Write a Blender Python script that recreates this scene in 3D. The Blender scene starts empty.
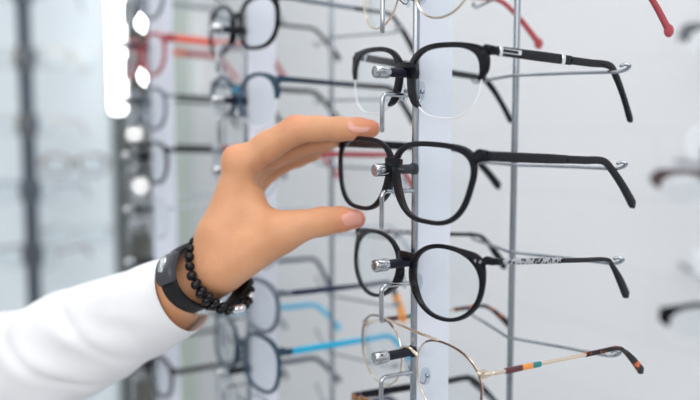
import bpy, bmesh, math, random
import numpy as np
from mathutils import Vector, Matrix, noise
random.seed(7)
sc = bpy.context.scene
C = sc.collection
EYE = 1.45
PITCH = math.radians(5.3); CP, SP = math.cos(PITCH), math.sin(PITCH)
rad = math.radians

# all shape dimensions are in millimetres, converted when a mesh is linked
def at(px, py, d):
    """point (mm, relative to the eye point) seen at px,py and d mm deep"""
    x = (px - 350) / 750 * d; up = (200 - py) / 750 * d
    return Vector((x, d * CP + up * SP, -d * SP + up * CP))

def W(p):
    return Vector((p[0] * .001, p[1] * .001, p[2] * .001 + EYE))

# ------------------------------------------------------------------ materials
MATS = {}
def mat(name, col, rough=.4, metal=0., spec=.5, bump=0., bscale=200., var=0., vscale=40., emit=0., coat=0., sss=0., trans=0.):
    if name in MATS: return MATS[name]
    m = bpy.data.materials.new(name); m.use_nodes = True
    nt = m.node_tree; b = nt.nodes['Principled BSDF']
    b.inputs['Base Color'].default_value = (*col, 1)
    b.inputs['Roughness'].default_value = rough
    b.inputs['Metallic'].default_value = metal
    b.inputs['Specular IOR Level'].default_value = spec
    b.inputs['Coat Weight'].default_value = coat
    if emit:
        b.inputs['Emission Color'].default_value = (*col, 1); b.inputs['Emission Strength'].default_value = emit
    if sss:
        b.inputs['Subsurface Weight'].default_value = sss
        b.inputs['Subsurface Radius'].default_value = (1., .35, .2); b.inputs['Subsurface Scale'].default_value = .004
    if trans: b.inputs['Transmission Weight'].default_value = trans
    tc = nt.nodes.new('ShaderNodeTexCoord')
    if var:
        n = nt.nodes.new('ShaderNodeTexNoise'); n.inputs['Scale'].default_value = vscale; n.inputs['Detail'].default_value = 3
        r = nt.nodes.new('ShaderNodeMapRange'); r.inputs['To Min'].default_value = 1 - var; r.inputs['To Max'].default_value = 1 + var
        x = nt.nodes.new('ShaderNodeVectorMath'); x.operation = 'SCALE'; x.inputs[0].default_value = col
        nt.links.new(tc.outputs['Object'], n.inputs['Vector']); nt.links.new(n.outputs['Fac'], r.inputs['Value'])
        nt.links.new(r.outputs['Result'], x.inputs['Scale']); nt.links.new(x.outputs['Vector'], b.inputs['Base Color'])
    if bump:
        n = nt.nodes.new('ShaderNodeTexNoise'); n.inputs['Scale'].default_value = bscale; n.inputs['Detail'].default_value = 4
        u = nt.nodes.new('ShaderNodeBump'); u.inputs['Strength'].default_value = bump; u.inputs['Distance'].default_value = .0005
        nt.links.new(tc.outputs['Object'], n.inputs['Vector']); nt.links.new(n.outputs['Fac'], u.inputs['Height'])
        nt.links.new(u.outputs['Normal'], b.inputs['Normal'])
    MATS[name] = m
    return m

def ramp_mat(name, cols, scale=120., rough=.3, kind='noise', thresh=(.42, .5, .6)):
    m = mat(name, cols[0], rough); nt = m.node_tree; b = nt.nodes['Principled BSDF']
    tc = nt.nodes.new('ShaderNodeTexCoord')
    n = nt.nodes.new('ShaderNodeTexNoise' if kind == 'noise' else 'ShaderNodeTexVoronoi'); n.inputs['Scale'].default_value = scale
    r = nt.nodes.new('ShaderNodeValToRGB'); e = r.color_ramp.elements
    e[0].position = thresh[0]; e[0].color = (*cols[0], 1); e[1].position = thresh[-1]; b.inputs['Specular IOR Level'].default_value = .3; e[1].color = (*cols[-1], 1)
    if len(cols) > 2: k = e.new(thresh[1]); k.color = (*cols[1], 1)
    nt.links.new(tc.outputs['Object'], n.inputs['Vector'])
    nt.links.new(n.outputs['Fac' if kind == 'noise' else 'Distance'], r.inputs['Fac'])
    nt.links.new(r.outputs['Color'], b.inputs['Base Color'])
    return m

def glass(name, tint=(.97, .985, .99), refl=1.):
    m = bpy.data.materials.new(name); m.use_nodes = True; nt = m.node_tree
    nt.nodes.clear(); o = nt.nodes.new('ShaderNodeOutputMaterial')
    t = nt.nodes.new('ShaderNodeBsdfTransparent'); t.inputs['Color'].default_value = (*tint, 1)
    g = nt.nodes.new('ShaderNodeBsdfGlossy'); g.inputs['Roughness'].default_value = .03
    f = nt.nodes.new('ShaderNodeLayerWeight'); f.inputs['Blend'].default_value = .5
    pw = nt.nodes.new('ShaderNodeMath'); pw.operation = 'POWER'; pw.inputs[1].default_value = 4.
    k = nt.nodes.new('ShaderNodeMath'); k.operation = 'MULTIPLY_ADD'; k.inputs[1].default_value = .6 * refl; k.inputs[2].default_value = .025 * refl
    x = nt.nodes.new('ShaderNodeMixShader')
    nt.links.new(f.outputs['Facing'], pw.inputs[0]); nt.links.new(pw.outputs[0], k.inputs[0]); nt.links.new(k.outputs[0], x.inputs[0]); nt.links.new(t.outputs[0], x.inputs[1])
    nt.links.new(g.outputs[0], x.inputs[2]); nt.links.new(x.outputs[0], o.inputs['Surface'])
    MATS[name] = m
    return m

black = mat('black_acetate', (.004, .0045, .008), .22, spec=.2, coat=.08)
matte = mat('matte_black_acetate', (.004, .005, .009), .38, spec=.22)
chrome = mat('chrome', (.46, .48, .51), .13, 1.)
dullchrome = mat('brushed_chrome', (.36, .39, .43), .24, 1.)
white_metal = mat('white_lacquered_metal', (.70, .735, .82), .3)
rubber = mat('black_rubber', (.010, .012, .024), .5, spec=.25)
gold = mat('pale_gold_wire', (.78, .66, .54), .25, 1.)
brownrim = mat('brown_enamel', (.10, .045, .035), .3)
redp = mat('red_acetate', (.38, .05, .065), .35)
tortoise = ramp_mat('tortoise', [(.006, .005, .008), (.06, .015, .01), (.60, .13, .03)], 190., thresh=(.52, .58, .66))
dark_tort = ramp_mat('dark_tortoise', [(.018, .012, .012), (.10, .045, .02), (.42, .19, .05)], 140., thresh=(.45, .55, .66))
navy = mat('navy_acetate', (.010, .022, .06), .35, spec=.3)
cyan = mat('turquoise_acetate', (.01, .42, .68), .35)
teal = mat('petrol_metal', (.008, .045, .085), .35)
bluep = mat('ocean_blue_acetate', (.01, .20, .36), .35)
greym = mat('gunmetal', (.22, .25, .30), .35, .7)
steel = mat('light_steel', (.52, .57, .63), .35, .6)
orange = mat('orange_acetate', (.90, .36, .06), .4)
stripe_brown = mat('dark_brown_enamel', (.09, .025, .03), .35)
stripe_teal = mat('teal_enamel', (.01, .20, .22), .35)
stripe_orange = mat('orange_enamel', (.72, .28, .06), .35)
silver_pattern = ramp_mat('silver_black_pattern', [(.015, .015, .02), (.36, .37, .40)], 480., .3, 'vor', (.38, .5))
cream = mat('cream_bead', (.85, .82, .72), .4)
lensm = glass('spectacle_lens', refl=.9)
padm = glass('clear_silicone', (.86, .89, .92), 1.5)
nylon = mat('clear_nylon_edge', (.86, .89, .92), .2)
MIRROR_EDGE = None

# ------------------------------------------------------------------ mesh helpers (mm)
def link(name, bm, m, parent=None, smooth=True, mats=None):
    bmesh.ops.recalc_face_normals(bm, faces=bm.faces)
    me = bpy.data.meshes.new(name)
    for v in bm.verts: v.co *= .001
    if smooth:
        for f in bm.faces: f.smooth = True
        for e in bm.edges:
            if len(e.link_faces) == 2 and e.calc_face_angle(0) > rad(38): e.smooth = False
    bm.to_mesh(me); bm.free()
    me.materials.append(m)
    for q in (mats or []): me.materials.append(q)
    o = bpy.data.objects.new(name, me); C.objects.link(o)
    if parent: o.parent = parent
    return o

def tag(o, label=None, cat=None, group=None, kind=None):
    if label: o['label'] = label
    if cat: o['category'] = cat
    if group: o['group'] = group
    if kind: o['kind'] = kind
    return o

def empty(name, p, label, cat, group=None, rot=None):
    o = bpy.data.objects.new(name, None); C.objects.link(o)
    o.empty_display_size = .01
    M = Matrix.Translation(W(p))
    if rot is not None: M = M @ rot.to_4x4()
    o.matrix_world = M
    return tag(o, label, cat, group)

def grid_rings(bm, rings, close_loop=True, caps=True, wrap=False):
    vs = [[bm.verts.new(p) for p in r] for r in rings]
    n = len(rings[0])
    rng = range(len(vs)) if wrap else range(len(vs) - 1)
    for i in rng:
        a, b = vs[i], vs[(i + 1) % len(vs)]
        for j in range(n if close_loop else n - 1):
            k = (j + 1) % n
            bm.faces.new((a[j], a[k], b[k], b[j]))
    if caps and not wrap:
        bm.faces.new(vs[0]); bm.faces.new(vs[-1])
    return vs

def catmull(pts, n):
    pts = [Vector(p) for p in pts]; out = []
    P = [pts[0] * 2 - pts[1]] + pts + [pts[-1] * 2 - pts[-2]]
    for i in range(1, len(P) - 2):
        for k in range(n):
            t = k / n; a, b, c, d = P[i - 1], P[i], P[i + 1], P[i + 2]
            out.append(.5 * ((2 * b) + (c - a) * t + (2 * a - 5 * b + 4 * c - d) * t * t + (3 * b - a - 3 * c + d) * t ** 3))
    out.append(pts[-1]); return out

def lerp_list(vals, n):
    out = []
    for i in range(len(vals) - 1):
        for k in range(n): out.append(vals[i] + (vals[i + 1] - vals[i]) * k / n)
    out.append(vals[-1]); return out

def tube(bm, pts, r, seg=10, sub=0, closed=False, ends=True):
    if sub:
        rr = r if isinstance(r, (list, tuple)) else [r] * len(pts)
        pts = catmull(pts, sub); r = lerp_list(list(rr), sub)
    pts = [Vector(p) for p in pts]; n = len(pts)
    if not isinstance(r, (list, tuple)): r = [r] * n
    r = list(r)
    T = []
    for i in range(n):
        if closed: t = pts[(i + 1) % n] - pts[i - 1]
        else: t = pts[min(i + 1, n - 1)] - pts[max(i - 1, 0)]
        T.append(t.normalized())
    if ends and not closed:            # rounded ends
        for e, s in ((0, -1), (-1, 1)):
            R, t, p = r[e], T[e], pts[e]
            ex = [(p + t * s * R * q, R * math.sqrt(max(0, 1 - q * q)) + R * .02, t) for q in (.5, .8, .97)]
            if s > 0:
                for a in ex: pts.append(a[0]); r.append(a[1]); T.append(a[2])
            else:
                for a in ex: pts.insert(0, a[0]); r.insert(0, a[1]); T.insert(0, a[2])
        n = len(pts)
    ref = Vector((0, 0, 1)) if abs(T[0].z) < .9 else Vector((1, 0, 0))
    N = (ref - T[0] * ref.dot(T[0])).normalized(); rings = []
    for i in range(n):
        N = (N - T[i] * N.dot(T[i])).normalized(); B = T[i].cross(N)
        rings.append([pts[i] + (N * math.cos(2 * math.pi * j / seg) + B * math.sin(2 * math.pi * j / seg)) * r[i] for j in range(seg)])
    grid_rings(bm, rings, wrap=closed)
    return bm

def strap(bm, pts, ws, hs, side=(1, 0, 0), seg=14, sub=6, pw=3.2, rounded=True):
    """bar swept along pts: ws across 'side', hs perpendicular to it"""
    side = Vector(side); P = catmull(pts, sub); w = lerp_list(list(ws), sub); h = lerp_list(list(hs), sub); n = len(P); rings = []
    for i in range(n):
        t = (P[min(i + 1, n - 1)] - P[max(i - 1, 0)]).normalized()
        a = (side - t * side.dot(t)).normalized(); b = t.cross(a)
        rings.append([P[i] + a * (abs(math.cos(q)) ** (2 / pw) * math.copysign(1, math.cos(q))) * w[i] / 2
                      + b * (abs(math.sin(q)) ** (2 / pw) * math.copysign(1, math.sin(q))) * h[i] / 2
                      for q in [2 * math.pi * (j + .5) / seg for j in range(seg)]])
    if rounded:
        for e, d in ((0, 1), (-1, -1)):
            c = sum((p for p in rings[e]), Vector()) / seg
            t = (P[1] - P[0]).normalized() * -1 if e == 0 else (P[-1] - P[-2]).normalized()
            new = [c + (p - c) * .72 + t * .5 for p in rings[e]]
            if e == 0: rings.insert(0, new)
            else: rings.append(new)
    grid_rings(bm, rings); return bm

def box(bm, c, s, bev=0., M=None):
    r = bmesh.ops.create_cube(bm, size=1)
    vs = r['verts']
    for v in vs: v.co = Vector((v.co.x * s[0], v.co.y * s[1], v.co.z * s[2]))
    if bev:
        es = list({e for v in vs for e in v.link_edges})
        g = bmesh.ops.bevel(bm, geom=es, offset=bev, segments=2, affect='EDGES', profile=.6)
        vs = list({v for f in g['faces'] for v in f.verts} | {v for v in vs if v.is_valid})
    for v in vs:
        if M is not None: v.co = M @ v.co
        v.co += Vector(c)
    return vs

def ball(bm, c, r, M=None, u=16, v=10):
    g = bmesh.ops.create_uvsphere(bm, u_segments=u, v_segments=v, radius=1)
    if not isinstance(r, (tuple, list)): r = (r, r, r)
    for q in g['verts']:
        q.co = Vector((q.co.x * r[0], q.co.y * r[1], q.co.z * r[2]))
        if M is not None: q.co = M @ q.co
        q.co += Vector(c)

def lathe(bm, p0, axis, prof, seg=20):
    """prof: list of (distance along axis, radius)"""
    ax = Vector(axis).normalized(); p0 = Vector(p0)
    ref = Vector((0, 0, 1)) if abs(ax.z) < .9 else Vector((1, 0, 0))
    a = ref.cross(ax).normalized(); b = ax.cross(a)
    grid_rings(bm, [[p0 + ax * s + (a * math.cos(2 * math.pi * j / seg) + b * math.sin(2 * math.pi * j / seg)) * max(r, .01) for j in range(seg)] for s, r in prof])

# ------------------------------------------------------------------ spectacles
WRAP = .0012
def outline(g, s, t, off=0.):
    def P(t):
        ct, st = math.cos(t), math.sin(t); n = g['n']
        x = math.copysign(abs(ct) ** (2 / n), ct) * g['a']; z = math.copysign(abs(st) ** (2 / n), st) * g['b']
        x = x * (1 + g['tap'] * z / g['b'])
        z += g.get('skew', 0) * x / g['a'] * abs(z) / g['b'] * 3
        return x, z
    x, z = P(t); x1, z1 = P(t + .02); x0, z0 = P(t - .02)
    tx, tz = x1 - x0, z1 - z0; l = math.hypot(tx, tz) or 1
    x += tz / l * off; z -= tx / l * off
    return s * (x + g['c']), z                     # t = 0 is the temple side, pi the nose side

def P3(u, w, dv=0.): return Vector((u, WRAP * u * u + dv, w))

def rim(bm, g, s, t0, t1, inner, outer, depth, n=72, closed=True, nose=0.):
    """closed or partial rim with a rounded section; inner/outer are functions of t (distance off the lens edge)"""
    rings = []
    N = n if closed else n + 1
    for i in range(N):
        t = t0 + (t1 - t0) * i / n
        o, q = outer(t), -inner(t); h = depth / 2
        k = 1 + nose * math.exp(-((t - 3.45) / .55) ** 2)
        sec = [(q, -h * .55), (q + .25, -h * .9), (o * .75 + q * .25, -h), (o - .1, -h * .72), (o, 0), (o - .1, h * .72 * k), (o * .75 + q * .25, h * k), (q + .25, h * .9 * (k * .5 + .5)), (q, h * .55)]
        rings.append([P3(*outline(g, s, t, e), dv) for e, dv in sec])
    grid_rings(bm, rings, wrap=closed)

def endpiece(bm, g, s, rw, D, hu, hw, th, sub, seg):
    t1, t2 = g.get('et', (62, 40))
    x1, z1 = outline(g, s, rad(t1), rw * .6); x2, z2 = outline(g, s, rad(t2), rw * .5); v = WRAP * hu * hu
    strap(bm, [P3(x1, z1, .1), P3(x2, z2 * .8 + hw * .2, .1), P3(s * (hu - 2.6), hw, .3), (s * (hu - .2), v + 1.6, hw), (s * (hu + .3), v + 4, hw), (s * (hu + .3), v + 7, hw)],
          [D * .7, D * .9, D, 3., 3., 2.8], [rw * .8, rw * 1.7, th * 1.3, th * 1.2, th * 1.05, th], side=(s * .42, .9, 0), sub=sub, seg=seg, rounded=True)

def lens_mesh(bm, g, s, off=.2):
    n = 56
    for dv in (0,):
        rings = []
        for k, (f, dvv) in enumerate(((1, -.7), (1, .7))):
            pass
        def ringp(f, dv): return [P3(s * g['c'] + (outline(g, s, 2 * math.pi * i / n, off)[0] - s * g['c']) * f, outline(g, s, 2 * math.pi * i / n, off)[1] * f, dv - 1.2 * (1 - f * f)) for i in range(n)]
        R = [ringp(f, -.6) for f in (.02, .35, .7, .95, 1)] + [ringp(f, .6) for f in (1, .95, .7, .35, .02)]
        grid_rings(bm, R)

def glasses(name, label, p, yaw, pit, rol, g, group=None, lo=False):
    cy, sy = math.cos(rad(yaw)), math.sin(rad(yaw)); c1, s1 = math.cos(rad(pit)), math.sin(rad(pit)); c2, s2 = math.cos(rad(rol)), math.sin(rad(rol))
    Rm = Matrix(((cy, sy, 0), (-sy, cy, 0), (0, 0, 1))) @ Matrix(((1, 0, 0), (0, c1, s1), (0, -s1, c1))) @ Matrix(((c2, 0, s2), (0, 1, 0), (-s2, 0, c2)))
    root = empty(name, p, label, 'glasses', group, Rm)
    k = g['kind']; c, a, b, hu, hw, L, Lt, dz, spl = [g[x] for x in ('c', 'a', 'b', 'hu', 'hw', 'L', 'Lt', 'dz', 'spl')]
    rw = g.get('rw', 3.); front = g['front']; tm = g['temple']; n = 40 if lo else 80; seg = 8 if lo else 14; sub = 4 if lo else 7
    g = dict(g)
    if k == 'full':
        g['a'] -= rw; g['b'] -= rw
        bm = bmesh.new(); D = g.get('depth', 2.8)
        for s in (-1, 1):
            def outer(t):
                top = max(0, math.sin(t)); q = rw * (1 + .18 * top)
                # thicker upper temple corner
                q += g.get('nb', .9) * math.exp(-((t - 3.05) / .5) ** 2)
                q += g.get('corner', 1.2) * math.exp(-((t - .75) / .35) ** 2)
                return q
            rim(bm, g, s, 0, 2 * math.pi, lambda t: .45, outer, D, n, nose=2.2)
            zc = hw
            endpiece(bm, g, s, rw, D, hu, hw, g.get('th', 5), sub, seg)
        iw = c - a + 1.8
        bw = g.get('bw', b * .38)
        strap(bm, [P3(-iw - 1.5, bw - .5, .3), P3(-iw * .5, bw + .6, -.6), P3(iw * .5, bw + .6, -.6), P3(iw + 1.5, bw - .5, .3)], [D * .8, D, D, D * .8], [6.5, 5.2, 5.2, 6.5], side=(0, 1, 0), sub=sub, seg=seg)
        link('front_frame', bm, front, root)
    elif k == 'brow':
        t0, t1 = rad(2), rad(220)
        bm = bmesh.new(); D = 2.9
        g['a'] -= 1.; g['b'] -= 2.2
        for s in (-1, 1):
            def outer(t):
                q = 2.0 + 3.0 * math.exp(-((t - .60) / .42) ** 2) + g.get('nb', 1.2) * math.exp(-((t - 3.1) / .6) ** 2)
                e = min(1, (t - t0) / .25 + .35); f = min(1, (t1 - t) / .35 + .4)
                return q * e * f * g.get('bk', 1)
            rim(bm, g, s, t0, t1, lambda t: .8 + .5 * math.exp(-((t - .2) / .4) ** 2), outer, D, n, closed=False)
            endpiece(bm, g, s, 2.6, D, hu, hw, 4.3, sub, seg)
        link('front_frame', bm, front, root)
        bm = bmesh.new(); iw = c - a
        strap(bm, [P3(-iw - 2.5, b * .36, .4), P3(-iw * .5, b * .40, -.6), P3(iw * .5, b * .40, -.6), P3(iw + 2.5, b * .36, .4)], [3, 3, 3, 3], [5.6, 5, 5, 5.6], side=(0, 1, 0), sub=sub, seg=seg)
        link('bridge', bm, g.get('bridgemat', front), root)
        for s in (-1, 1):
            bm = bmesh.new(); N = 60
            tube(bm, [P3(*outline(g, s, t1 - .1 + (2 * math.pi + t0 - t1 + .2) * i / N, .15)) for i in range(N + 1)], .5, 6)
            tag(link('lens_cord', bm, nylon, root), 'clear nylon cord edge')
    elif k in ('wire', 'rimless'):
        r = .6
        g['a'] -= r; g['b'] -= r
        for s in (-1, 1):
            bm = bmesh.new(); N = n
            tube(bm, [P3(*outline(g, s, 2 * math.pi * i / N, .3)) for i in range(N)], r, 8, closed=True)
            lr = link('lens_rim', bm, g.get('rimmat', front), root)
            if g.get('bar'):
                bm = bmesh.new(); tube(bm, [P3(*outline(g, s, rad(-25) + rad(150) * i / 40, .25), -.45) for i in range(41)], .55, 6); link('enamel_line', bm, brownrim, lr)
            bm = bmesh.new()
            p0 = P3(*outline(g, s, rad(32), .3))
            tube(bm, [p0, P3(s * (hu - 1.5), hw + .3, .2), (s * hu, WRAP * hu * hu + 3, hw), (s * hu, WRAP * hu * hu + 7, hw)], [1.1, 1.3, 1.3, 1.2], 8, sub=4)
            box(bm, (s * (hu - 1), WRAP * hu * hu + 1.5, hw), (3, 4, 4.6), .8)
            link('end_piece', bm, front, root)
        bm = bmesh.new(); iw = c - g['a'] - .3
        bb = b * .42
        tube(bm, [P3(-iw - .5, bb - 1), P3(-iw * .4, bb + 1.2, -.8), P3(iw * .4, bb + 1.2, -.8), P3(iw + .5, bb - 1)], .95, 8, sub=5)
        link('bridge', bm, front, root)
        if g.get('bar'):
            bm = bmesh.new()
            x1, z1 = outline(g, 1, rad(102), .6)
            tube(bm, [P3(-x1, z1), P3(-x1 * .4, z1 + .6, -1.), P3(x1 * .4, z1 + .6, -1.), P3(x1, z1)], .85, 8, sub=6)
            link('brow_bar', bm, front, root)
    for s in (-1, 1):
        bm = bmesh.new(); lens_mesh(bm, g, s, .3 if k == 'full' else .1)
        link('lens', bm, g.get('lensmat', lensm), root)
        if not lo:
            px = c - a + 1.2
            bm = bmesh.new()
            Mz = Matrix.Rotation(s * rad(-28), 3, 'Z') @ Matrix.Rotation(s * rad(18), 3, 'Y')
            ball(bm, (s * (px - .2 if k != 'wire' else px), 5.2 if k != 'full' else 4.0, -5), (1.5, 3.0, 6.2), Mz)
            pad = link('nose_pad', bm, padm, root)
            if k in ('wire', 'brow'):
                bm = bmesh.new(); x1, z1 = outline(g, s, rad(196), .2)
                tube(bm, [P3(x1, z1), P3(x1 * .86, z1 - 3, 4.5), (s * (px - 1), 7.0, -5)], .5, 6, sub=4)
                ball(bm, (s * (px - .4), 6.8, -5), 1.5, u=10, v=8)
                link('pad_arm', bm, chrome, pad)
    # temples
    for s in (-1, 1):
        fl = g.get('fl', 0) if s < 0 else 0; hw0 = hw; dz = g['dz'] - fl * .3
        v0 = WRAP * hu * hu + 6.5
        x0 = hu + .4; x1 = hu + spl; tt = g.get('tt', 2.6); th = g.get('th', 5); te = g.get('te', th * .8); tipw = g.get('tipw', 5.5)
        f0 = (L - v0)
        def lin(q): return Vector((s * (x0 + (x1 - x0) * q), v0 + f0 * q, hw0 - fl * q))
        js = g.get('split', .62)               # where the tip sleeve begins
        path = [lin(0), lin(.15), lin(.3), lin(.45), lin(js)]
        he = [th, th * 1.02, g.get('mid', th), g.get('mid', th), te]
        bm = bmesh.new()
        strap(bm, path, [tt] * 5, he, side=(1, 0, 0), sub=sub, seg=seg)
        T = link('temple', bm, tm, root)
        bm = bmesh.new()
        te2 = g.get('te2', te)
        path = [lin(js - .015), lin((js + 1) / 2 - .02), lin(.97), Vector((s * (x1 - 1), L + Lt * .22, hw - fl - dz * .18)), Vector((s * (x1 - 2), L + Lt * .62, hw - fl - dz * .56)), Vector((s * (x1 - 3), L + Lt * .98, hw - fl - dz * .97)), Vector((s * (x1 - 3), L + Lt, hw - fl - dz))]
        he = [te2, te2, te2 * .95, te2 * .98, tipw * .85, tipw, tipw * .82]
        strap(bm, path, [tt + .1, tt, tt * .95, tt, tt, tt, tt * .8], he, side=(1, 0, 0), sub=sub, seg=seg)
        tp = link('temple_tip', bm, g.get('tip', tm), T)
        if g.get('sock') and s == 1:
            bm = bmesh.new(); strap(bm, [Vector((s * (x1 - 1.4), L + Lt * .4, hw - dz * .34)), Vector((s * (x1 - 2), L + Lt * .62, hw - dz * .56)), Vector((s * (x1 - 3), L + Lt * 1.02, hw - dz * 1.02))], [tt + 1.2] * 3, [tipw * 1.25] * 3, side=(1, 0, 0), sub=3, seg=seg)
            tag(link('tip_sleeve', bm, g['sock'], T), 'orange rubber tip sleeve')
        if g.get('ball'):
            bm = bmesh.new(); ball(bm, (s * (x1 - 3), L + Lt, hw - dz), (tt * .7, 3.9, 3.9)); tag(link('tip_ball', bm, g.get('tip', tm), T), 'round flat end')
        # hinge
        bm = bmesh.new()
        lathe(bm, (s * (hu - 1.2), v0 - .6, hw - th * .3), (0, 0, 1), [(0, .1), (0, .9), (th * .6, .9), (th * .6, .1)], 10)
        if not lo: tag(link('hinge', bm, chrome, T), 'small metal hinge')
        for q, wd, m_, hh in g.get('bands', []):
            bm = bmesh.new()
            e = [lin(q - wd / 2), lin(q), lin(q + wd / 2)]
            strap(bm, e, [tt + .35] * 3, [hh] * 3, side=(1, 0, 0), sub=2, seg=12, pw=4)
            link('temple_band', bm, m_, T)
        if g.get('inlay'):
            q = g['inlay']
            for qq in q:
                bm = bmesh.new(); e = [lin(qq[0]), lin((qq[0] + qq[1]) / 2), lin(qq[1])]
                e = [x_ + Vector((s * (tt / 2 + .05), 0, qq[2])) for x_ in e]
                strap(bm, e, [.5] * 3, [qq[3]] * 3, side=(1, 0, 0), sub=2, seg=12, pw=5)
                tag(link('metal_inlay', bm, qq[4], T), 'silver inlay')
    if g.get('rivets'):
        for s in (-1, 1):
            for q in (0, 1):
                bm = bmesh.new(); u = hu - 8.4 + q * 3.3
                lathe(bm, P3(s * u, hw - 1.0 - q * .1, -1.25), (0, -1, 0), [(-.6, .1), (-.6, .95), (.2, .95), (.45, .6), (.5, .05)], 12)
                tag(link('rivet', bm, chrome, root), 'silver dot rivet')
    return root

# ------------------------------------------------------------------ racks
YAW = rad(57)
U = Vector((math.cos(YAW), -math.sin(YAW), 0)); Vv = Vector((math.sin(YAW), math.cos(YAW), 0))
ORG = Vector((37, 432, 0))
def rk(a, b, z, k=0): return ORG + U * (a - 203 * k) + Vv * (b - 11 * k) + Vector((0, 0, z))
RM = Matrix(((U.x, Vv.x, 0), (U.y, Vv.y, 0), (0, 0, 1)))
PEGS = [86.5 + 54 * 3, 86.5 + 108, 86.5 + 54, 86.5, 32.3, -22, -76, -129.5, -184, -238]

def make_rack():
    root = empty('display_rack', ORG, 'white post nearest the camera with chrome edge, pegs and thin rear rod', 'display rack', 'eyewear display racks', RM)
    zt, zb = 720, -1448
    bm = bmesh.new()
    rings = []
    sec = []
    for (x, y, q) in ((2.2, 1.6, 1), (2.7, 2.4, 1), (2.7, 19, 0), (1.9, 19.5, 0), (1.9, 26, 1), (-2.7, 26, 1), (-2.7, 2.4, 1), (-2.2, 1.6, 1)):
        sec.append((x, y))
    grid_rings(bm, [[Vector((x, y, z)) for x, y in sec] for z in (zb, zb + 1, zt - 1, zt)])
    link('post', bm, white_metal, root)
    bm = bmesh.new()
    grid_rings(bm, [[Vector((x, y, z)) for x, y in ((-1.7, -.2), (-.8, -1.2), (.8, -1.2), (1.7, -.2), (1.7, 1.5), (-1.7, 1.5))] for z in (zb, zt)])
    link('front_channel', bm, dullchrome, root)
    bm = bmesh.new(); lathe(bm, (0, 80, zb), (0, 0, 1), [(0, .1), (0, 2.05), (zt - zb, 2.05), (zt - zb, .1)], 16)
    link('rear_rod', bm, dullchrome, root)
    bm = bmesh.new(); box(bm, (0, 40, zb + 3), (60, 130, 6), 1.5); link('base_plate', bm, white_metal, root)
    for z in PEGS:
        bm = bmesh.new()
        lathe(bm, (0, 0, z), (0, -1, 0), [(-.5, .1), (-.5, 3.6), (1.2, 3.6), (1.6, 2.7), (20, 2.7), (20, .1)], 20)
        s = link('peg_sleeve', bm, rubber, root)
        bm = bmesh.new()
        lathe(bm, (0, 0, z), (0, -1, 0), [(19, .1), (19, 3.45), (20, 3.65), (27.2, 3.65), (28, 3.2), (28.2, 2.4), (27.6, 2.2), (27.6, .1)], 24)
        tag(link('peg_tip', bm, chrome, s), 'short chrome cap')
        bm = bmesh.new()
        h = z - 12.6
        pts = [(0, 0, h), (0, -9, h + .2), (0, -19, h + .5)]
        for q in range(0, 7):
            a = q / 6 * math.pi / 2; pts.append((0, -19.4 - 3.4 * math.sin(a), h + .5 - 3.4 * (1 - math.cos(a))))
        pts.append((0, -22.8, h - 12)); pts.append((0, -22.8, h - 19.5))
        tube(bm, pts, 1.35, 12)
        link('lock_hook', bm, chrome, root)
        bm = bmesh.new(); zz = z + {32.3: 1.9, -22: .4, -76: -1.4, -129.5: -3.6}.get(z, 0)
        half = [(8, 80.5, zz), (34, 90.5, zz - .2), (56, 99, zz - .6), (61, 101.5, zz - .4), (64.5, 103, zz + .8), (66, 103, zz + 2.6), (64, 101.5, zz + 3.4), (62.5, 100.2, zz + 2.6)]
        pts = [(-x, y, q) for x, y, q in half[::-1]] + [(0, 78.2, zz)] + half
        tube(bm, pts, 1.05, 10, sub=5)
        link('support_bar', bm, dullchrome, root)
    return root

rack0 = make_rack()
def copy_tree(o, parent=None):
    c = o.copy(); C.objects.link(c); c.parent = parent
    for ch in list(o.children): copy_tree(ch, c)
    return c
rack_labels = {1: 'second post back, blurred, with navy and turquoise glasses hanging on it',
               2: 'farthest white post, very blurred, with red glasses hanging on it'}
for k in (1, 2):
    r = copy_tree(rack0); r.matrix_world = Matrix.Translation(W(rk(0, 0, {1: -9, 2: -3}[k], k))) @ RM.to_4x4(); r['label'] = rack_labels[k]

BASE = dict(n=2.3, tap=.03, c=33.5, a=27, b=21, hu=64, hw=13, L=105, Lt=26, dz=26, spl=-4, th=5, te=4.4, tipw=5.4, tt=2.6, rw=2.8, front=black, temple=black, kind='full')
def G(**k): d = dict(BASE); d.update(k); return d
GR = 'spectacles on the nearest post'
silver_bar = mat('polished_silver', (.8, .82, .84), .2, 1.)
# nearest post, top to bottom
glasses('spectacles', 'thin gold-rimmed glasses with red temples at the top edge of the nearest post', (31.5, 427, 80.5), 63, 1.5, 2,
        G(kind='wire', c=33, a=25.5, b=21, n=2.1, hu=62, hw=10, L=112, Lt=33, dz=27, spl=-3, th=2.6, te=3.2, te2=3.2, tipw=4.6, tt=2.2, front=gold, temple=redp, tip=redp, ball=True), GR)
glasses('spectacles', 'black browline glasses with silver hinge bars, above the pair held by fingers', (31.1, 428.4, 27.3), 57.7, 1.7, 3.1,
        G(kind='brow', n=2.7, tap=.12, nb=2.8, et=(58, 30), fl=7, c=33.3, a=26.5, b=21, hu=61.7, hw=16.1, L=108.2, Lt=24.8, dz=30.2, spl=-8, th=4.9, mid=5.4, te=5.2, te2=4.4, tipw=4.4, split=.60,
          bands=[(.01, .018, silver_bar, 5.0), (.525, .026, silver_bar, 5.4)], inlay=[(.025, .16, 1.3, .45, silver_bar), (.025, .16, -.7, .45, silver_bar), (.145, .16, .3, 2.4, silver_bar)]), GR)
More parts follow.
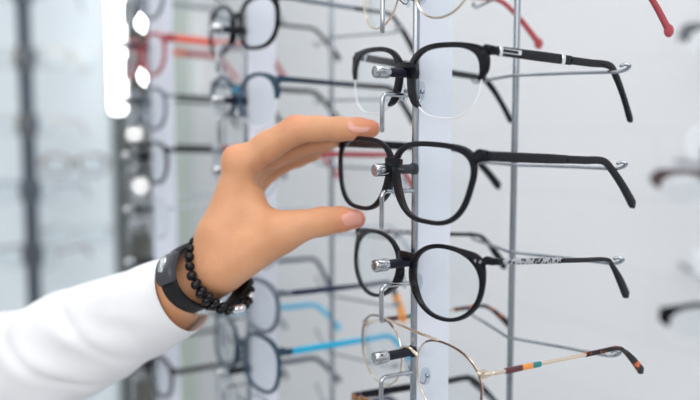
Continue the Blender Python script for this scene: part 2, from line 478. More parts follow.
glasses('spectacles', 'matte black square glasses held at the left rim by finger and thumb', (23.6, 418.2, -26.5), 56.1, 2.9, 2.1,
        G(n=2.9, tap=.19, nb=1.8, c=31.7, a=28.6, b=21.6, hu=64.8, hw=16.7, L=106.4, Lt=33.2, dz=25.3, spl=-5.6, rw=2.0, th=5.2, te=4.8, te2=4.5, tipw=6.0, front=matte, temple=matte, corner=1.2, bw=8.5), GR)
glasses('spectacles', 'round glossy black glasses with two silver dots and silver patterned temples', (31.8, 425.6, -81.3), 58.3, 5.4, .5,
        G(n=2.15, tap=.10, c=33.6, a=27.6, b=20.4, hu=63.9, hw=16.5, L=104.9, Lt=22.7, dz=21.8, spl=-8, rw=1.75, th=3.4, te=3.2, te2=2.8, tipw=5.8, temple=silver_pattern, tip=black, split=.52, corner=3.6, nb=1.6, rivets=True, bw=9), GR)
glasses('spectacles', 'thin pale gold double-bridge glasses with striped temples and tortoise tips', (34.3, 424.8, -135.6), 60.9, -.1, -.1,
        G(kind='wire', n=2.3, tap=.06, skew=-.4, c=34.5, a=26.6, b=21.3, hu=60.7, hw=10.6, L=105.5, Lt=22, dz=18.1, spl=0, th=1.9, te=1.9, te2=2.8, tipw=5.2, tt=1.8, front=gold, temple=gold, tip=tortoise, bar=True, split=.72,
          bands=[(.15, .12, stripe_brown, 3.1), (.248, .076, stripe_orange, 3.0), (.316, .06, stripe_teal, 2.9)]), GR)
glasses('spectacles', 'dark tortoise glasses cut off by the bottom edge below the gold pair', (30.5, 427, -190), 58, 2, 0,
        G(n=2.6, front=dark_tort, temple=black, hw=14, c=33.5, a=28, b=20), GR)

# second post
G2 = 'spectacles on the second post'
def on(k, z, g, label, yaw=57, pit=2, rol=1, group=G2, lo=True):
    p = rk(0, -7, z, k); return glasses('spectacles', label, p, yaw, pit, rol, g, group, lo)
on(1, 80, G(front=black, temple=greym, tip=black, c=34.5, a=28.5, b=20, rw=2.4, hw=15.5, n=2.5, th=3.4, te=3), 'blurred thick black glasses at the top of the second post')
on(1, 23, G(kind='brow', front=teal, bridgemat=bluep, nb=3.5, temple=mat('black_blue', (.015, .025, .05), .35), tip=black, lensmat=lensm, n=2.2, hw=15, th=4), 'blurred petrol browline glasses with a black temple, second from the top of the second post')
on(1, -29, G(kind='wire', front=steel, temple=redp, tip=redp, hw=14, th=4), 'blurred wire glasses with red temples half hidden behind the hand')
on(1, -83, G(front=greym, temple=steel, tip=steel, kind='wire', hw=12, th=2.4, te=2.2), 'blurred grey wire glasses behind the thumb')
on(1, -133, G(front=greym, temple=navy, tip=navy, sock=orange, hw=15, th=4.2, te=3.6, Lt=18, dz=34, tipw=5), 'blurred glasses with navy temples and an orange tip behind the wrist')
on(1, -178, G(front=teal, temple=cyan, tip=cyan, hw=16, n=2.6, b=22.5, th=5.0, te=4.4, rw=2.2), 'blurred dark petrol glasses with bright turquoise temples')
on(1, -226, G(front=greym, temple=greym, tip=navy, kind='wire', hw=12, th=2.4), 'blurred gunmetal glasses under the turquoise pair')
# third post
G3 = 'spectacles on the farthest post'
on(2, 126, G(front=greym, temple=greym), 'very blurred grey glasses at the top of the farthest post', group=G3)
on(2, 73, G(front=redp, temple=mat('coral', (.75, .12, .08), .4), tip=redp, th=7, te=7, hw=14), 'very blurred coral red glasses beside the white lamps', group=G3)
on(2, 21, G(front=greym, temple=black, th=3), 'very blurred dark glasses under the coral red pair', group=G3)
on(2, -31, G(front=black, temple=black, hw=14, th=4), 'very blurred black glasses with a dark temple left of the knuckle', group=G3)
on(2, -84, G(kind='wire', front=steel, temple=steel, hw=12, th=2.4), 'very blurred steel glasses just above the wristband', group=G3)
on(2, -190, G(front=navy, temple=greym, hw=13), 'very blurred navy glasses under the shirt cuff', group=G3)
on(2, -244, G(front=black, temple=black, hw=13), 'very blurred black glasses at the bottom left below the sleeve', group=G3)

# ------------------------------------------------------------------ room
def struct(name, bm, m, smooth=False):
    o = tag(link(name, bm, m, None, smooth), kind='structure'); o.location = (0, 0, EYE); return o
def wallm(name, col, cdark, sx, sy, rough=.5):
    m = mat(name, col, rough); nt = m.node_tree; b = nt.nodes['Principled BSDF']
    tc = nt.nodes.new('ShaderNodeTexCoord'); mp = nt.nodes.new('ShaderNodeMapping'); mp.inputs['Rotation'].default_value = (rad(90), 0, 0)
    t = nt.nodes.new('ShaderNodeTexBrick'); t.inputs['Color1'].default_value = (*col, 1); t.inputs['Color2'].default_value = (*[c * .975 for c in col], 1); t.inputs['Mortar'].default_value = (*cdark, 1)
    t.inputs['Scale'].default_value = 1; t.inputs['Brick Width'].default_value = sx; t.inputs['Row Height'].default_value = sy; t.inputs['Mortar Size'].default_value = .004; t.inputs['Mortar Smooth'].default_value = .3
    nt.links.new(tc.outputs['Object'], mp.inputs[0]); nt.links.new(mp.outputs[0], t.inputs['Vector']); nt.links.new(t.outputs['Color'], b.inputs['Base Color'])
    return m
wm = wallm('white_tiled_wall', (.78, .80, .83), (.745, .765, .80), .60, .10)
# back wall runs parallel to the row of posts
def wall_local(name, a0, a1, b, th, z0, z1, m):
    bm = bmesh.new(); box(bm, ((a0 + a1) / 2, b + th / 2, (z0 + z1) / 2), (a1 - a0, th, z1 - z0))
    o = struct(name, bm, m); o.matrix_world = Matrix.Translation(W(ORG)) @ RM.to_4x4(); return o
wall_local('wall_back', -2050, 900, 660, 80, -1450, 1350, wm)
bm = bmesh.new(); box(bm, (-300, 1500, -1475), (6000, 5400, 50)); struct('floor', bm, mat('pale_floor', (.55, .56, .56), .35, var=.04, vscale=3))
bm = bmesh.new(); box(bm, (-300, 1500, 1375), (6000, 5400, 50)); struct('ceiling', bm, mat('white_ceiling', (.85, .86, .87), .8))
bm = bmesh.new(); box(bm, (-1600, 3240, -50), (3300, 80, 2800)); struct('wall_far', bm, mat('grey_green_wall', (.50, .56, .53), .6))
# ceiling panels out of view, added to light the room and the white wall
lampm = mat('lamp_diffuser', (1, .985, .96), .5, emit=3.2)
housing = mat('white_housing', (.8, .8, .8), .5)
for i, (x, y, lb) in enumerate(((150, 150, 'above the hand'), (-900, 300, 'above the shopper'), (-300, 1500, 'above the aisle'), (700, -500, 'behind the camera'), (-1200, 2300, 'before the far wall'), (500, 620, 'near the white wall to brighten it'))):
    e = empty('added_ceiling_light', (x, y, 1350), 'unseen square white ceiling light panel added to light the shop, ' + lb, 'ceiling light', 'added ceiling light panels')
    bm = bmesh.new(); box(bm, (0, 0, -12), (640, 640, 24), 3); link('light_housing', bm, housing, e, False)
    bm = bmesh.new(); box(bm, (0, 0, -27), (590, 590, 8), 2); link('diffuser', bm, lampm, e, False)

# ------------------------------------------------------------------ left unit: pale panel with a chrome pole of glasses
fog = mat('pale_blue_panel', (.72, .80, .85), .25)
dv = empty('room_divider', (-925, 1500, -1450), 'large pale blue screen on the left behind the sleeve, with a dark right edge', 'divider')
bm = bmesh.new(); box(bm, (0, 0, 1390), (900, 14, 2780), 2); link('screen_sheet', bm, fog, dv, False)
bm = bmesh.new(); box(bm, (459, 25, 1390), (16, 34, 2780), 2); link('edge_post', bm, mat('dark_edge', (.10, .12, .12), .4), dv, False)
e = empty('display_pole', (-590, 1380, -1450), 'blurred dark steel pole in front of the pale blue panel', 'display pole')
bm = bmesh.new(); lathe(bm, (0, 0, 0), (0, 0, 1), [(0, .1), (0, 13), (2500, 13), (2500, .1)], 20); link('pole', bm, mat('blue_grey_steel', (.07, .09, .115), .5, .2), e)
bm = bmesh.new(); lathe(bm, (0, 0, 0), (0, 0, 1), [(0, .1), (0, 110), (8, 110), (14, 90), (14, .1)], 28); link('foot', bm, dullchrome, e)
for z in (250, 130, 10, -110, -230):
    bm = bmesh.new(); lathe(bm, (0, 0, 1450 + z), (0, -1, 0), [(0, 4), (34, 4), (36, 3), (36, .1)], 12); link('peg', bm, dullchrome, e)
    bm = bmesh.new(); lathe(bm, (0, 0, 1450 + z - 18), (0, 0, 1), [(0, 13), (0, 19), (36, 19), (36, 13)], 20); link('collar', bm, mat('blue_grey_steel', (0, 0, 0)), e)
LG = 'spectacles on the steel pole'
for z, fm, lb in ((250, greym, 'topmost'), (130, gold, 'second from the top'), (10, gold, 'middle'), (-110, greym, 'above the sleeve'), (-230, brownrim, 'hidden lowest')):
    glasses('spectacles', 'faint blurred wire glasses on the steel pole at the left, ' + lb, (-590, 1352, z), 8, 2, 0, G(kind='wire', front=fm, temple=fm, hw=10, th=3), LG, True)
PG = 'spectacles on the pale blue panel'
for x, z, m_, lb in ((-820, 150, navy, 'upper left'), (-800, -60, gold, 'left above the sleeve')):
    pass
for i, (px, py, m_, lb) in enumerate(((78, 60, gold, 'upper'), (78, 165, dark_tort, 'middle, dark'), (78, 235, brownrim, 'lower, brown'))):
    p = at(px, py, 1440); p.y = 1420
    bm_ = None
    glasses('spectacles', 'blurred glasses hung on the pale blue panel right of the pole, ' + lb, p, -14, 2, 0, G(kind='wire' if i != 1 else 'full', front=m_, temple=m_, hw=10, th=2.4, L=60, Lt=8, dz=6), PG, True)

# ------------------------------------------------------------------ far shelves with small things and lamps
cab = empty('shelf_cabinet', (-760, 3050, -1450), 'far blurred open cabinet with shelves of glasses beside the bright lamp', 'cabinet')
cm = mat('grey_brown_laminate', (.46, .46, .42), .5)
bm = bmesh.new(); box(bm, (0, 100, 1300), (420, 12, 2600)); link('back_panel', bm, cm, cab, False)
for s in (-1, 1):
    bm = bmesh.new(); box(bm, (s * 216, 0, 1300), (12, 212, 2600), 1); link('side_panel', bm, mat('pale_laminate', (.6, .62, .6), .5), cab, False)
for i in range(12):
    bm = bmesh.new(); box(bm, (0, 0, 260 + i * 200), (420, 190, 10), 1); link('shelf', bm, mat('pale_laminate', (.6, .62, .6), .5), cab, False)
cols = [redp, steel, black, gold, white_metal, navy, dark_tort]
for i in range(3, 11):
    for j in range(2):
        m_ = cols[(i * 3 + j * 2) % 7]
        z = -1450 + 265 + i * 200
        t_ = 'left' if j == 0 else 'right'
        glasses('spectacles', 'tiny blurred glasses at the %s of far cabinet shelf, %s shelf from the floor' % (t_, ['', '', '', 'fourth', 'fifth', 'sixth', 'seventh', 'eighth', 'ninth', 'tenth', 'eleventh'][i]),
                (-860 + j * 200, 2985, z + 21), 8 - 16 * j, 0, 0, G(front=m_, temple=m_, rw=5), 'glasses on the far cabinet shelves', True)
# frosted green glass screen
bm = bmesh.new(); box(bm, (0, 0, 0), (260, 14, 2500), 2)
o = link('frosted_screen', bm, mat('frosted_green_glass', (.66, .74, .69), .3), None, False); o.location = W(Vector((-505, 2700, -190)))
tag(o, 'pale green frosted glass screen between the posts', 'screen')
# vertical lamp
e = empty('vertical_lamp', at(118, 113, 1380), 'tall bright white lamp glowing at the upper left', 'lamp')
bm = bmesh.new(); lathe(bm, (0, 0, 0), (0, 0, 1), [(0, .5), (0, 7), (4, 12), (700, 12), (704, 7), (704, .5)], 24); link('lamp_tube', bm, mat('white_tube', (1, .99, 1), .4, emit=5.), e)
bm = bmesh.new(); box(bm, (0, 24, 350), (20, 14, 700), 2); link('lamp_holder', bm, housing, e)
# spot lamps by the far post
bulb = mat('bulb', (1, .99, .98), .4, emit=14.)
for px, py, lb in ((146, 22, 'highest, beside the tall lamp'), (149, 76, 'below the coral red glasses'), (134, 134, 'left of the farthest post'), (140, 186, 'above the wrist')):
    e = empty('spot_lamp', at(px, py, 2500), 'small round white spot lamp glowing, ' + lb, 'spot lamp', 'small glowing spot lamps')
    hh = 22 if py < 100 else 14
    bm = bmesh.new(); ball(bm, (0, 0, 0), hh); link('bulb', bm, bulb if py < 100 else mat('dim_bulb', (1, .98, .98), .4, emit=2.2), e)
    bm = bmesh.new(); lathe(bm, (0, 8, 0), (0, 1, 0), [(0, 10), (0, hh * 1.0), (30, hh * .9), (44, 8), (520, 8), (520, .1)], 20); link('lamp_shade', bm, housing, e)

# ------------------------------------------------------------------ right background: wall-mounted holders
RG = 'wall hooks on the white wall'
def wall_holder(px, py, d, m_, lb, lb2, yaw=-18, plate='round', rol=0):
    p = at(px, py, d)
    e = empty('wall_holder', p, 'blurred clear wall holder on the white wall, ' + lb2, 'holder', RG, Matrix.Rotation(rad(-10), 3, 'Z'))
    bm = bmesh.new()
    if plate == 'round': lathe(bm, (0, 45, 46), (0, -1, 0), [(0, .1), (0, 23), (4, 23), (4, .1)], 32)
    else: box(bm, (0, 43, 46), (44, 4, 32), 1.5)
    tag(link('plate', bm, mat('pale_holder_plate', (.74, .77, .82), .25), e), 'pale plate')
    bm = bmesh.new(); tube(bm, [(0, 40, 40), (0, 40, 6), (0, 30, 2), (0, -8, 2)], 2.2, 8, sub=4); link('arm', bm, dullchrome, e)
    bm = bmesh.new(); tube(bm, [(0, 40, 20), (0, 240, 20)], 3, 8); link('stem', bm, dullchrome, e)
    glasses('spectacles', lb, (p.x, p.y - 8, p.z - 6), yaw, 3, rol, G(front=m_, temple=m_, hw=14, kind='brow', b=20, rw=2.4, L=50, Lt=4, dz=3, bk=2.7), 'glasses on the white wall', True)
wall_holder(741, 37, 860, mat('slate_acetate', (.08, .09, .11), .4), 'blurred slate grey glasses at the right edge, highest', 'highest', 10)
wall_holder(712, 184, 860, mat('wine_brown_acetate', (.04, .012, .015), .35), 'blurred dark brown glasses at the right edge, middle', 'middle', 8)
wall_holder(723, 311, 840, black, 'blurred black glasses at the right edge, lowest', 'lowest', 14, 'square', -14)

# ------------------------------------------------------------------ the shopper's arm
class SDF:
    pass
def rc(P, a, b, r1, r2):
    """round cone distance (approximate)"""
    a = np.array(a); b = np.array(b); ab = b - a; l2 = ab @ ab
    t = np.clip(((P - a) @ ab) / l2, 0, 1)
    return np.linalg.norm(P - a - t[:, None] * ab, axis=1) - (r1 + (r2 - r1) * t)
def smin(a, b, k):
    h = np.clip(.5 + .5 * (b - a) / k, 0, 1)
    return b + (a - b) * h - k * h * (1 - h)
def hand_field(P):
    A = lambda x, y, d: list(at(x, y, d))
    def chain(pts, k=2.5):
        d = None
        for (p, r), (q, s) in zip(pts[:-1], pts[1:]):
            e = rc(P, A(*p), A(*q), r, s); d = e if d is None else smin(d, e, k)
        return d
    palm = chain([((213, 266, 462), 15.5), ((241, 165, 459), 9.6)])
    for c_ in ([((215, 266, 472), 15.5), ((245, 163, 477), 9.8)], [((216, 268, 481), 14.5), ((249, 170, 493), 9.2)], [((218, 270, 487), 13), ((254, 182, 507), 8.5)]):
        palm = smin(palm, chain(c_), 7)
    arm = chain([((110, 329, 507), 15), ((163, 307, 482), 19.2), ((188, 285, 469), 17.6), ((212, 266, 466), 17)], 6)
    arm2 = chain([((110, 329, 515), 15), ((163, 307, 492), 18), ((186, 285, 482), 17.5), ((214, 266, 478), 16)], 6)
    palm = smin(palm, smin(arm, arm2, 8), 9)
    palm = smin(palm, chain([((224, 238, 458), 16), ((250, 199, 461), 9.5)]), 8)
    palm = smin(palm, chain([((224, 266, 455), 15.5), ((282, 233, 449), 11.2)]), 7)
    palm = smin(palm, chain([((250, 214, 459), 10), ((276, 226, 454), 9)]), 7)
    thumb = chain([((282, 233, 449), 11.2), ((300, 226, 449), 9.3), ((322, 221.5, 451), 8.6), ((340, 219.3, 453), 7.6), ((356, 219, 455), 6.0)], 3)
    idx = chain([((241, 165, 459), 9.6), ((268, 146, 458), 9.1), ((296, 129.5, 457), 8.6), ((318, 128.5, 456), 7.5), ((340, 129, 455), 7.2), ((358, 129, 454), 6.7), ((371, 128.8, 453), 5.6)], 3)
    mid = chain([((245, 163, 477), 9.8), ((272, 154, 476), 8.6), ((298, 144, 475), 8.0), ((316, 140.5, 471), 7.0), ((332, 139.5, 468), 5.9)], 3)
    rng = chain([((249, 170, 493), 9.2), ((283, 152, 492), 7.8), ((306, 147, 488), 6.8), ((324, 145, 484), 5.7)], 3)
    pnk = chain([((254, 182, 507), 8.5), ((280, 164, 506), 6.8), ((298, 158, 502), 6), ((314, 154, 497), 5)], 3)
    kn = np.linalg.norm(P - np.array(A(236, 159, 458)), axis=1) - 8.8
    palm = smin(palm, kn, 5)
    d = smin(palm, thumb, 6)
    f = idx
    for q in (mid, rng, pnk): f = smin(f, q, 1.2)
    d = smin(d, f, 4.5)
    for a_, b_, r_, dp in (((262, 160, 450), (272, 178, 466), 1.1, 1.3), ((253, 168, 452), (262, 192, 466), 1.0, 1.1), ((296, 140, 450), (302, 144, 452), .8, .8), ((322, 212, 442), (324, 230, 442), .9, .5)):
        q = rc(P, A(*a_), A(*b_), 0, 0)
        d = d + dp * np.exp(-(q / (r_ * 2.2)) ** 2)
    return d
def surface_nets(field, lo, hi, h):
    xs = [np.arange(lo[i], hi[i] + h, h) for i in range(3)]
    n = [len(x) for x in xs]
    X = np.stack(np.meshgrid(*xs, indexing='ij'), -1).reshape(-1, 3)
    D = np.concatenate([field(X[i:i + 200000]) for i in range(0, len(X), 200000)]).reshape(n)
    S = D < 0
    cnt = np.zeros([m - 1 for m in n], int); acc = np.zeros([m - 1 for m in n] + [3])
    idx = np.stack(np.meshgrid(*[np.arange(m - 1) for m in n], indexing='ij'), -1).astype(float)
    sl = lambda o: tuple(slice(o[i], n[i] - 1 + o[i]) for i in range(3))
    corners = [(i, j, k) for i in (0, 1) for j in (0, 1) for k in (0, 1)]
    for ca in corners:
        for ax in range(3):
            if ca[ax]: continue
            cb = list(ca); cb[ax] = 1; cb = tuple(cb)
            a, b = D[sl(ca)], D[sl(cb)]; m = (a < 0) != (b < 0)
            t = np.where(m, a / np.where(m, a - b, 1), 0)
            p = np.broadcast_to(np.array(ca, float), acc.shape).copy(); p[..., ax] += t
            acc += p * m[..., None]; cnt += m
    act = cnt > 0; vid = -np.ones(cnt.shape, int); vid[act] = np.arange(act.sum())
    pos = (idx[act] + acc[act] / cnt[act][:, None]) * h + np.array(lo)
    faces = []
    for ax in range(3):
        b_, c_ = (ax + 1) % 3, (ax + 2) % 3
        s0 = [slice(1, n[i] - 1) for i in range(3)]; s0[ax] = slice(0, n[ax] - 1); s1 = list(s0); s1[ax] = slice(1, n[ax])
        A_, B_ = S[tuple(s0)], S[tuple(s1)]; w = np.argwhere(A_ != B_); fl = A_[A_ != B_]
        for i in range(3):
            if i != ax: w[:, i] += 1
        q = []
        for db, dc in ((-1, -1), (0, -1), (0, 0), (-1, 0)):
            e = w.copy(); e[:, b_] += db; e[:, c_] += dc; q.append(vid[e[:, 0], e[:, 1], e[:, 2]])
        q = np.stack(q, 1); q[~fl] = q[~fl][:, ::-1]; faces.append(q)
    return pos, np.concatenate(faces)

# skin: object-space colour with pinker fingertips and knuckles
def skin_material():
    m = mat('skin', (.72, .43, .29), .45, sss=.12, spec=.35, bump=.35, bscale=700.); nt = m.node_tree; b = nt.nodes['Principled BSDF']
    tc = nt.nodes.new('ShaderNodeTexCoord')
    n = nt.nodes.new('ShaderNodeTexNoise'); n.inputs['Scale'].default_value = 45; n.inputs['Detail'].default_value = 4
    r = nt.nodes.new('ShaderNodeValToRGB'); e = r.color_ramp.elements
    e[0].position = .3; e[0].color = (.58, .28, .145, 1); e[1].position = .75; e[1].color = (.67, .35, .195, 1)
    nt.links.new(tc.outputs['Object'], n.inputs['Vector']); nt.links.new(n.outputs['Fac'], r.inputs['Fac'])
    last = r.outputs['Color']
    for p, R in (((372, 129, 453), 13), ((358, 218, 455), 14), ((232, 156, 458), 9), ((297, 122, 456), 9)):
        q = at(*p) * .001
        d = nt.nodes.new('ShaderNodeVectorMath'); d.operation = 'DISTANCE'; d.inputs[1].default_value = q
        g = nt.nodes.new('ShaderNodeMapRange'); g.inputs['From Min'].default_value = R * .0004; g.inputs['From Max'].default_value = R * .0015
        g.inputs['To Min'].default_value = .6 if R > 10 else .35; g.inputs['To Max'].default_value = 0
        x = nt.nodes.new('ShaderNodeMixRGB'); x.inputs['Color2'].default_value = (.70, .22, .13, 1)
        nt.links.new(tc.outputs['Object'], d.inputs[0]); nt.links.new(d.outputs['Value'], g.inputs['Value']); nt.links.new(g.outputs['Result'], x.inputs['Fac'])
        nt.links.new(last, x.inputs['Color1']); last = x.outputs['Color']
    nt.links.new(last, b.inputs['Base Color'])
    return m
skin = skin_material()
person = empty('person', (0, 0, 0), 'person in a white shirt reaching in from the left, pinching the black square glasses', 'person')
pos, fc = surface_nets(hand_field, (-190, 410, -150), (40, 545, 45), 1.5)
me = bpy.data.meshes.new('body'); me.from_pydata([tuple(p * .001) for p in pos], [], [tuple(int(i) for i in f) for f in fc]); me.update()
for f in me.polygons: f.use_smooth = True
me.materials.append(skin)
body = bpy.data.objects.new('body', me); C.objects.link(body); body.parent = person
sm = body.modifiers.new('smooth', 'SMOOTH'); sm.factor = .5; sm.iterations = 4
# nails
nailm = mat('fingernail', (.70, .33, .26), .25, coat=.25)
def nail(px, d, tipdir, nrm, l, w):
    x = Vector(tipdir).normalized(); n_ = Vector(nrm); n_ = (n_ - x * n_.dot(x)).normalized(); y = n_.cross(x)
    M = Matrix((x, y, n_)).transposed(); bm = bmesh.new(); N, K = 15, 11; R = w * .62
    c0 = at(*px, d); top, bot = [], []
    for i in range(N):
        s = -1 + 2 * i / (N - 1); row, row2 = [], []
        wd = math.sqrt(max(0, 1 - abs(s) ** 3.2 * .93)) if s < 0 else (1 - abs(s) ** 3 * .35)
        for j in range(K):
            a = (-1 + 2 * j / (K - 1)) * .95 * wd
            z = R * math.cos(a * .95) - R - .35 * s * s
            row.append(c0 + M @ Vector((s * l / 2, R * math.sin(a), z))); row2.append(c0 + M @ Vector((s * l / 2, R * math.sin(a), z - .7)))
        top.append(row); bot.append(row2)
    grid_rings(bm, [t + b_[::-1] for t, b_ in zip(top, bot)])
    tag(link('fingernail', bm, nailm, person), 'glossy pink fingernail')
ix = at(371, 129.6, 453.6) - at(352, 127.8, 453.2); tx = at(360, 217.8, 449.4) - at(342, 219.8, 445.2)
nail((358.5, 123.8), 447.6, ix, (-.05, -.80, .60), 13, 9.5)
nail((352, 218.2), 446.3, tx, (.0, -.98, .20), 12.5, 8.6)

# sleeve
def sleeve():
    cs = [at(182, 294, 478), at(150, 309, 488), at(100, 333, 508), at(45, 358, 532), at(-30, 391, 566), at(-110, 424, 610), at(-230, 440, 680), at(-330, 430, 760)]
    rr = [25.6, 28.5, 35, 41.5, 51, 60, 66, 72]
    P = catmull(cs, 22); r = lerp_list(rr, 22); n = len(P); seg = 96; rings = []
    up = Vector((0, 0, 1))
    for i in range(n):
        t = (P[min(i + 1, n - 1)] - P[max(i - 1, 0)]).normalized(); a = (up - t * up.dot(t)).normalized(); b = t.cross(a)
        s = (P[i] - P[0]).length; ring = []
        for j in range(seg):
            q = 2 * math.pi * j / seg; dr = a * math.cos(q) + b * math.sin(q)
            x = P[i] + dr * r[i]
            amp = min(1, s / 60) * 2.6 + .35
            f = amp * (noise.noise(Vector((s / 26 + math.sin(q * 2) * .7, math.cos(q) * 1.3, math.sin(q) * 1.3))) * 1.2)
            f += 2.4 * min(1, s / 120) * math.sin(s / 15 + 2.3 * math.cos(q + .6)) * math.exp(-((s - 175) / 75) ** 2)
            # crease lines
            for (s0, q0, ln, sl) in ((95, 2.1, 1.0, 26), (140, 1.2, 1.1, -22), (170, 2.6, 1.2, 30), (60, 1.6, .8, 18)):
                dq = math.atan2(math.sin(q + q0), math.cos(q + q0)); ds = s - s0 - dq * sl
                f -= 2.2 * math.exp(-(ds / 5.5) ** 2) * math.exp(-(dq / ln) ** 2)
            ring.append(x + dr * f)
        rings.append(ring)
    # hemmed cuff, turned in
    c0 = P[0]; t0 = (P[1] - P[0]).normalized()
    inner = [[c0 + (p - c0) * .95 + t0 * e for p in rings[0]] for e in (0.6, 14)]
    lip = [c0 + (p - c0) * .985 - t0 * .7 for p in rings[0]]
    bm = bmesh.new(); grid_rings(bm, [inner[1], inner[0], lip] + rings, caps=False)
    s_ = link('sleeve', bm, None or mat('white_cotton', (.78, .785, .81), .85, bump=.25, bscale=900.), person)
    return tag(s_, 'white cotton shirt sleeve')
sleeve()

# wristband and bracelets
def frame_from(ax, ref=(0, 0, 1)):
    ax = Vector(ax).normalized(); a = Vector(ref); a = (a - ax * a.dot(ax)).normalized(); return a, ax.cross(a), ax
cB = at(207, 275, 466)
ax = Vector((.72, -.60, .36)); a_, b_, x_ = frame_from(ax)
MB = Matrix((a_, b_, x_)).transposed()
band = empty('fitness_band', cB, 'black fitness wristband with grey module between cuff and beads', 'wristband', None, MB)
blackr = mat('black_silicone', (.006, .006, .008), .5, spec=.2)
RA, RB = 21.0, 28.0           # along a_ (up), along b_
bm = bmesh.new(); rings = []
for i in range(96):
    q = 2 * math.pi * i / 96; cx, sy = math.cos(q), math.sin(q); n_ = Vector((cx / RA, sy / RB, 0)).normalized(); p = Vector((cx * RA, sy * RB, 0))
    rings.append([p + n_ * e + Vector((0, 0, w)) for e, w in ((0, -7.2), (0, 7.2), (1.0, 7.6), (1.9, 6.8), (1.9, -6.8), (1.0, -7.6))])
grid_rings(bm, rings, wrap=True); link('strap', bm, blackr, band)
def on_band(q, e=0.):
    cx, sy = math.cos(q), math.sin(q); n_ = Vector((cx / RA, sy / RB, 0)).normalized(); t_ = Vector((0, 0, 1)).cross(n_)
    return Vector((cx * RA, sy * RB, 0)) + n_ * e, Matrix((t_, Vector((0, 0, 1)), n_)).transposed()

# tracker module
bm = bmesh.new(); rings = []
for i in range(13):
    u = -1 + 2 * i / 12; q = rad(70) + u * rad(22); p, M = on_band(q)
    hh = 8.2 * (1 - .15 * abs(u) ** 6); top = 5.2 - 1.2 * abs(u) ** 3
    sec = [(-hh, .9), (-hh, top - 1.2), (-hh + 1.4, top), (hh - 1.4, top), (hh, top - 1.2), (hh, .9)]
    rings.append([p + M @ Vector((0, w, e)) for w, e in sec])
grid_rings(bm, rings)
tag(link('tracker_module', bm, mat('graphite', (.05, .055, .065), .3, spec=.3), band), 'dark grey tracker module')
p, M = on_band(rad(66), 5.2)
bm = bmesh.new(); lathe(bm, (0, 0, 0), (0, 0, 1), [(-.6, .1), (-.6, 3.2), (.5, 3.2), (.9, 2.6), (.6, 2.1), (.6, .1)], 24)
for v in bm.verts: v.co = p + M @ Vector((v.co.x * 1.7, v.co.y * 1.15, v.co.z))
tag(link('button', bm, silver_bar, band), 'shiny silver oval button')
p, M = on_band(rad(163), 1.6); bm = bmesh.new(); box(bm, p, (9, 13, 2.4), .7, M); tag(link('clasp', bm, silver_bar, band), 'small silver clasp')

bead_m = mat('black_glass_bead', (.004, .004, .006), .14, spec=.25, coat=.12)
def bracelet(name, label, c, ax, ra, rb, n, r, special=(), sm=None, grp=None):
    a_, b_, x_ = frame_from(ax); root = empty(name, c, label, 'bracelet', grp, Matrix((a_, b_, x_)).transposed())
    bm = bmesh.new(); tube(bm, [(ra * math.cos(2 * math.pi * i / 60), rb * math.sin(2 * math.pi * i / 60), 0) for i in range(60)], .7, 6, closed=True); link('cord', bm, rubber, root)
    proto = None
    for i in range(n):
        q = 2 * math.pi * (i + .5) / n; wob = random.uniform(-.5, .5)
        sp = i in special
        if proto is None or sp:
            bm = bmesh.new(); ball(bm, (0, 0, 0), r * (1.12 if sp else 1), u=14, v=9)
            o = link('bead', bm, sm if sp else bead_m, root)
            if sp: o['label'] = 'silver bead'
            if not sp: proto = o
        else:
            o = proto.copy(); C.objects.link(o); o.parent = root
        o.location = Vector((ra * math.cos(q), rb * math.sin(q), wob)) * .001
    return root
bracelet('beaded_bracelet', 'bracelet of round glossy black beads hanging next to the wristband', at(220, 271, 465), (.80, -.44, .40), 25.5, 25.5, 27, 2.9)
bracelet('beaded_bracelet', 'looser black bead bracelet with silver beads under the wrist, nearest the palm', at(221, 273, 467), (.74, -.34, .58), 25.5, 25.5, 29, 2.5, special=(13, 14, 17, 20), sm=silver_bar)

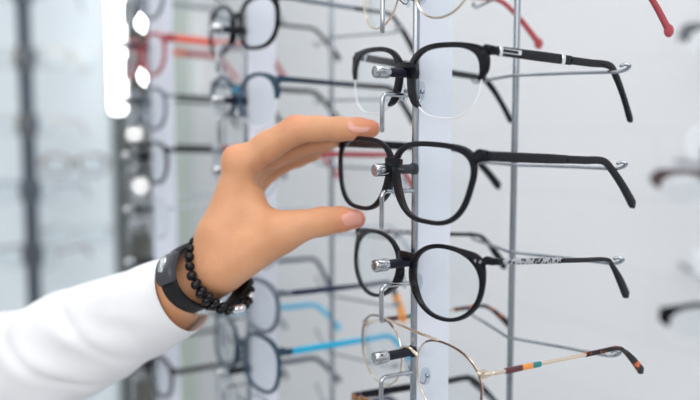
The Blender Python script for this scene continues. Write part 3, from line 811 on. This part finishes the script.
# ------------------------------------------------------------------ light, sky, camera
w = bpy.data.worlds.new('world'); sc.world = w; w.use_nodes = True; nt = w.node_tree; bg = nt.nodes['Background']
tc = nt.nodes.new('ShaderNodeTexCoord'); sp = nt.nodes.new('ShaderNodeSeparateXYZ'); r = nt.nodes.new('ShaderNodeValToRGB')
mr = nt.nodes.new('ShaderNodeMapRange'); mr.inputs['From Min'].default_value = -1
e = r.color_ramp.elements; e[0].position = .2; e[0].color = (.22, .23, .26, 1); e[1].position = .8; e[1].color = (1.25, 1.25, 1.27, 1)
for po, cc in ((.42, .55), (.49, .30), (.53, .62), (.62, .95)):
    q = e.new(po); q.color = (cc, cc * 1.005, cc * 1.03, 1)
nt.links.new(tc.outputs['Generated'], sp.inputs[0]); nt.links.new(sp.outputs['Z'], mr.inputs['Value']); nt.links.new(mr.outputs[0], r.inputs['Fac']); nt.links.new(r.outputs['Color'], bg.inputs['Color'])
bg.inputs['Strength'].default_value = .85

def area(name, p, tgt, sx, sy, power, col=(1, 1, 1)):
    l = bpy.data.lights.new(name, 'AREA'); l.shape = 'RECTANGLE'; l.size = sx; l.size_y = sy; l.energy = power; l.color = col
    o = bpy.data.objects.new(name, l); C.objects.link(o); o.location = W(p); o.rotation_euler = (W(tgt) - W(p)).to_track_quat('-Z', 'Y').to_euler(); return o
area('front_fill_light', (-200, -1200, 700), (0, 600, -50), 1.6, 1.0, 10, (1, .99, .97))  # soft fill added behind the camera; no window stands there

cam = bpy.data.cameras.new('camera'); co = bpy.data.objects.new('camera', cam); C.objects.link(co)
co.location = (0, 0, EYE); co.rotation_euler = (rad(90) - PITCH, 0, 0)
cam.sensor_width = 36; cam.lens = 750 / 700 * 36; cam.clip_start = .02; cam.clip_end = 50
cam.dof.use_dof = True; cam.dof.focus_distance = .415; cam.dof.aperture_fstop = cam.lens / 11.5; cam.dof.aperture_blades = 0
sc.camera = co
sc.view_settings.view_transform = 'Standard'; sc.view_settings.look = 'None'; sc.view_settings.gamma = 1; sc.view_settings.use_curve_mapping = False
sc.view_settings.exposure = 0.36
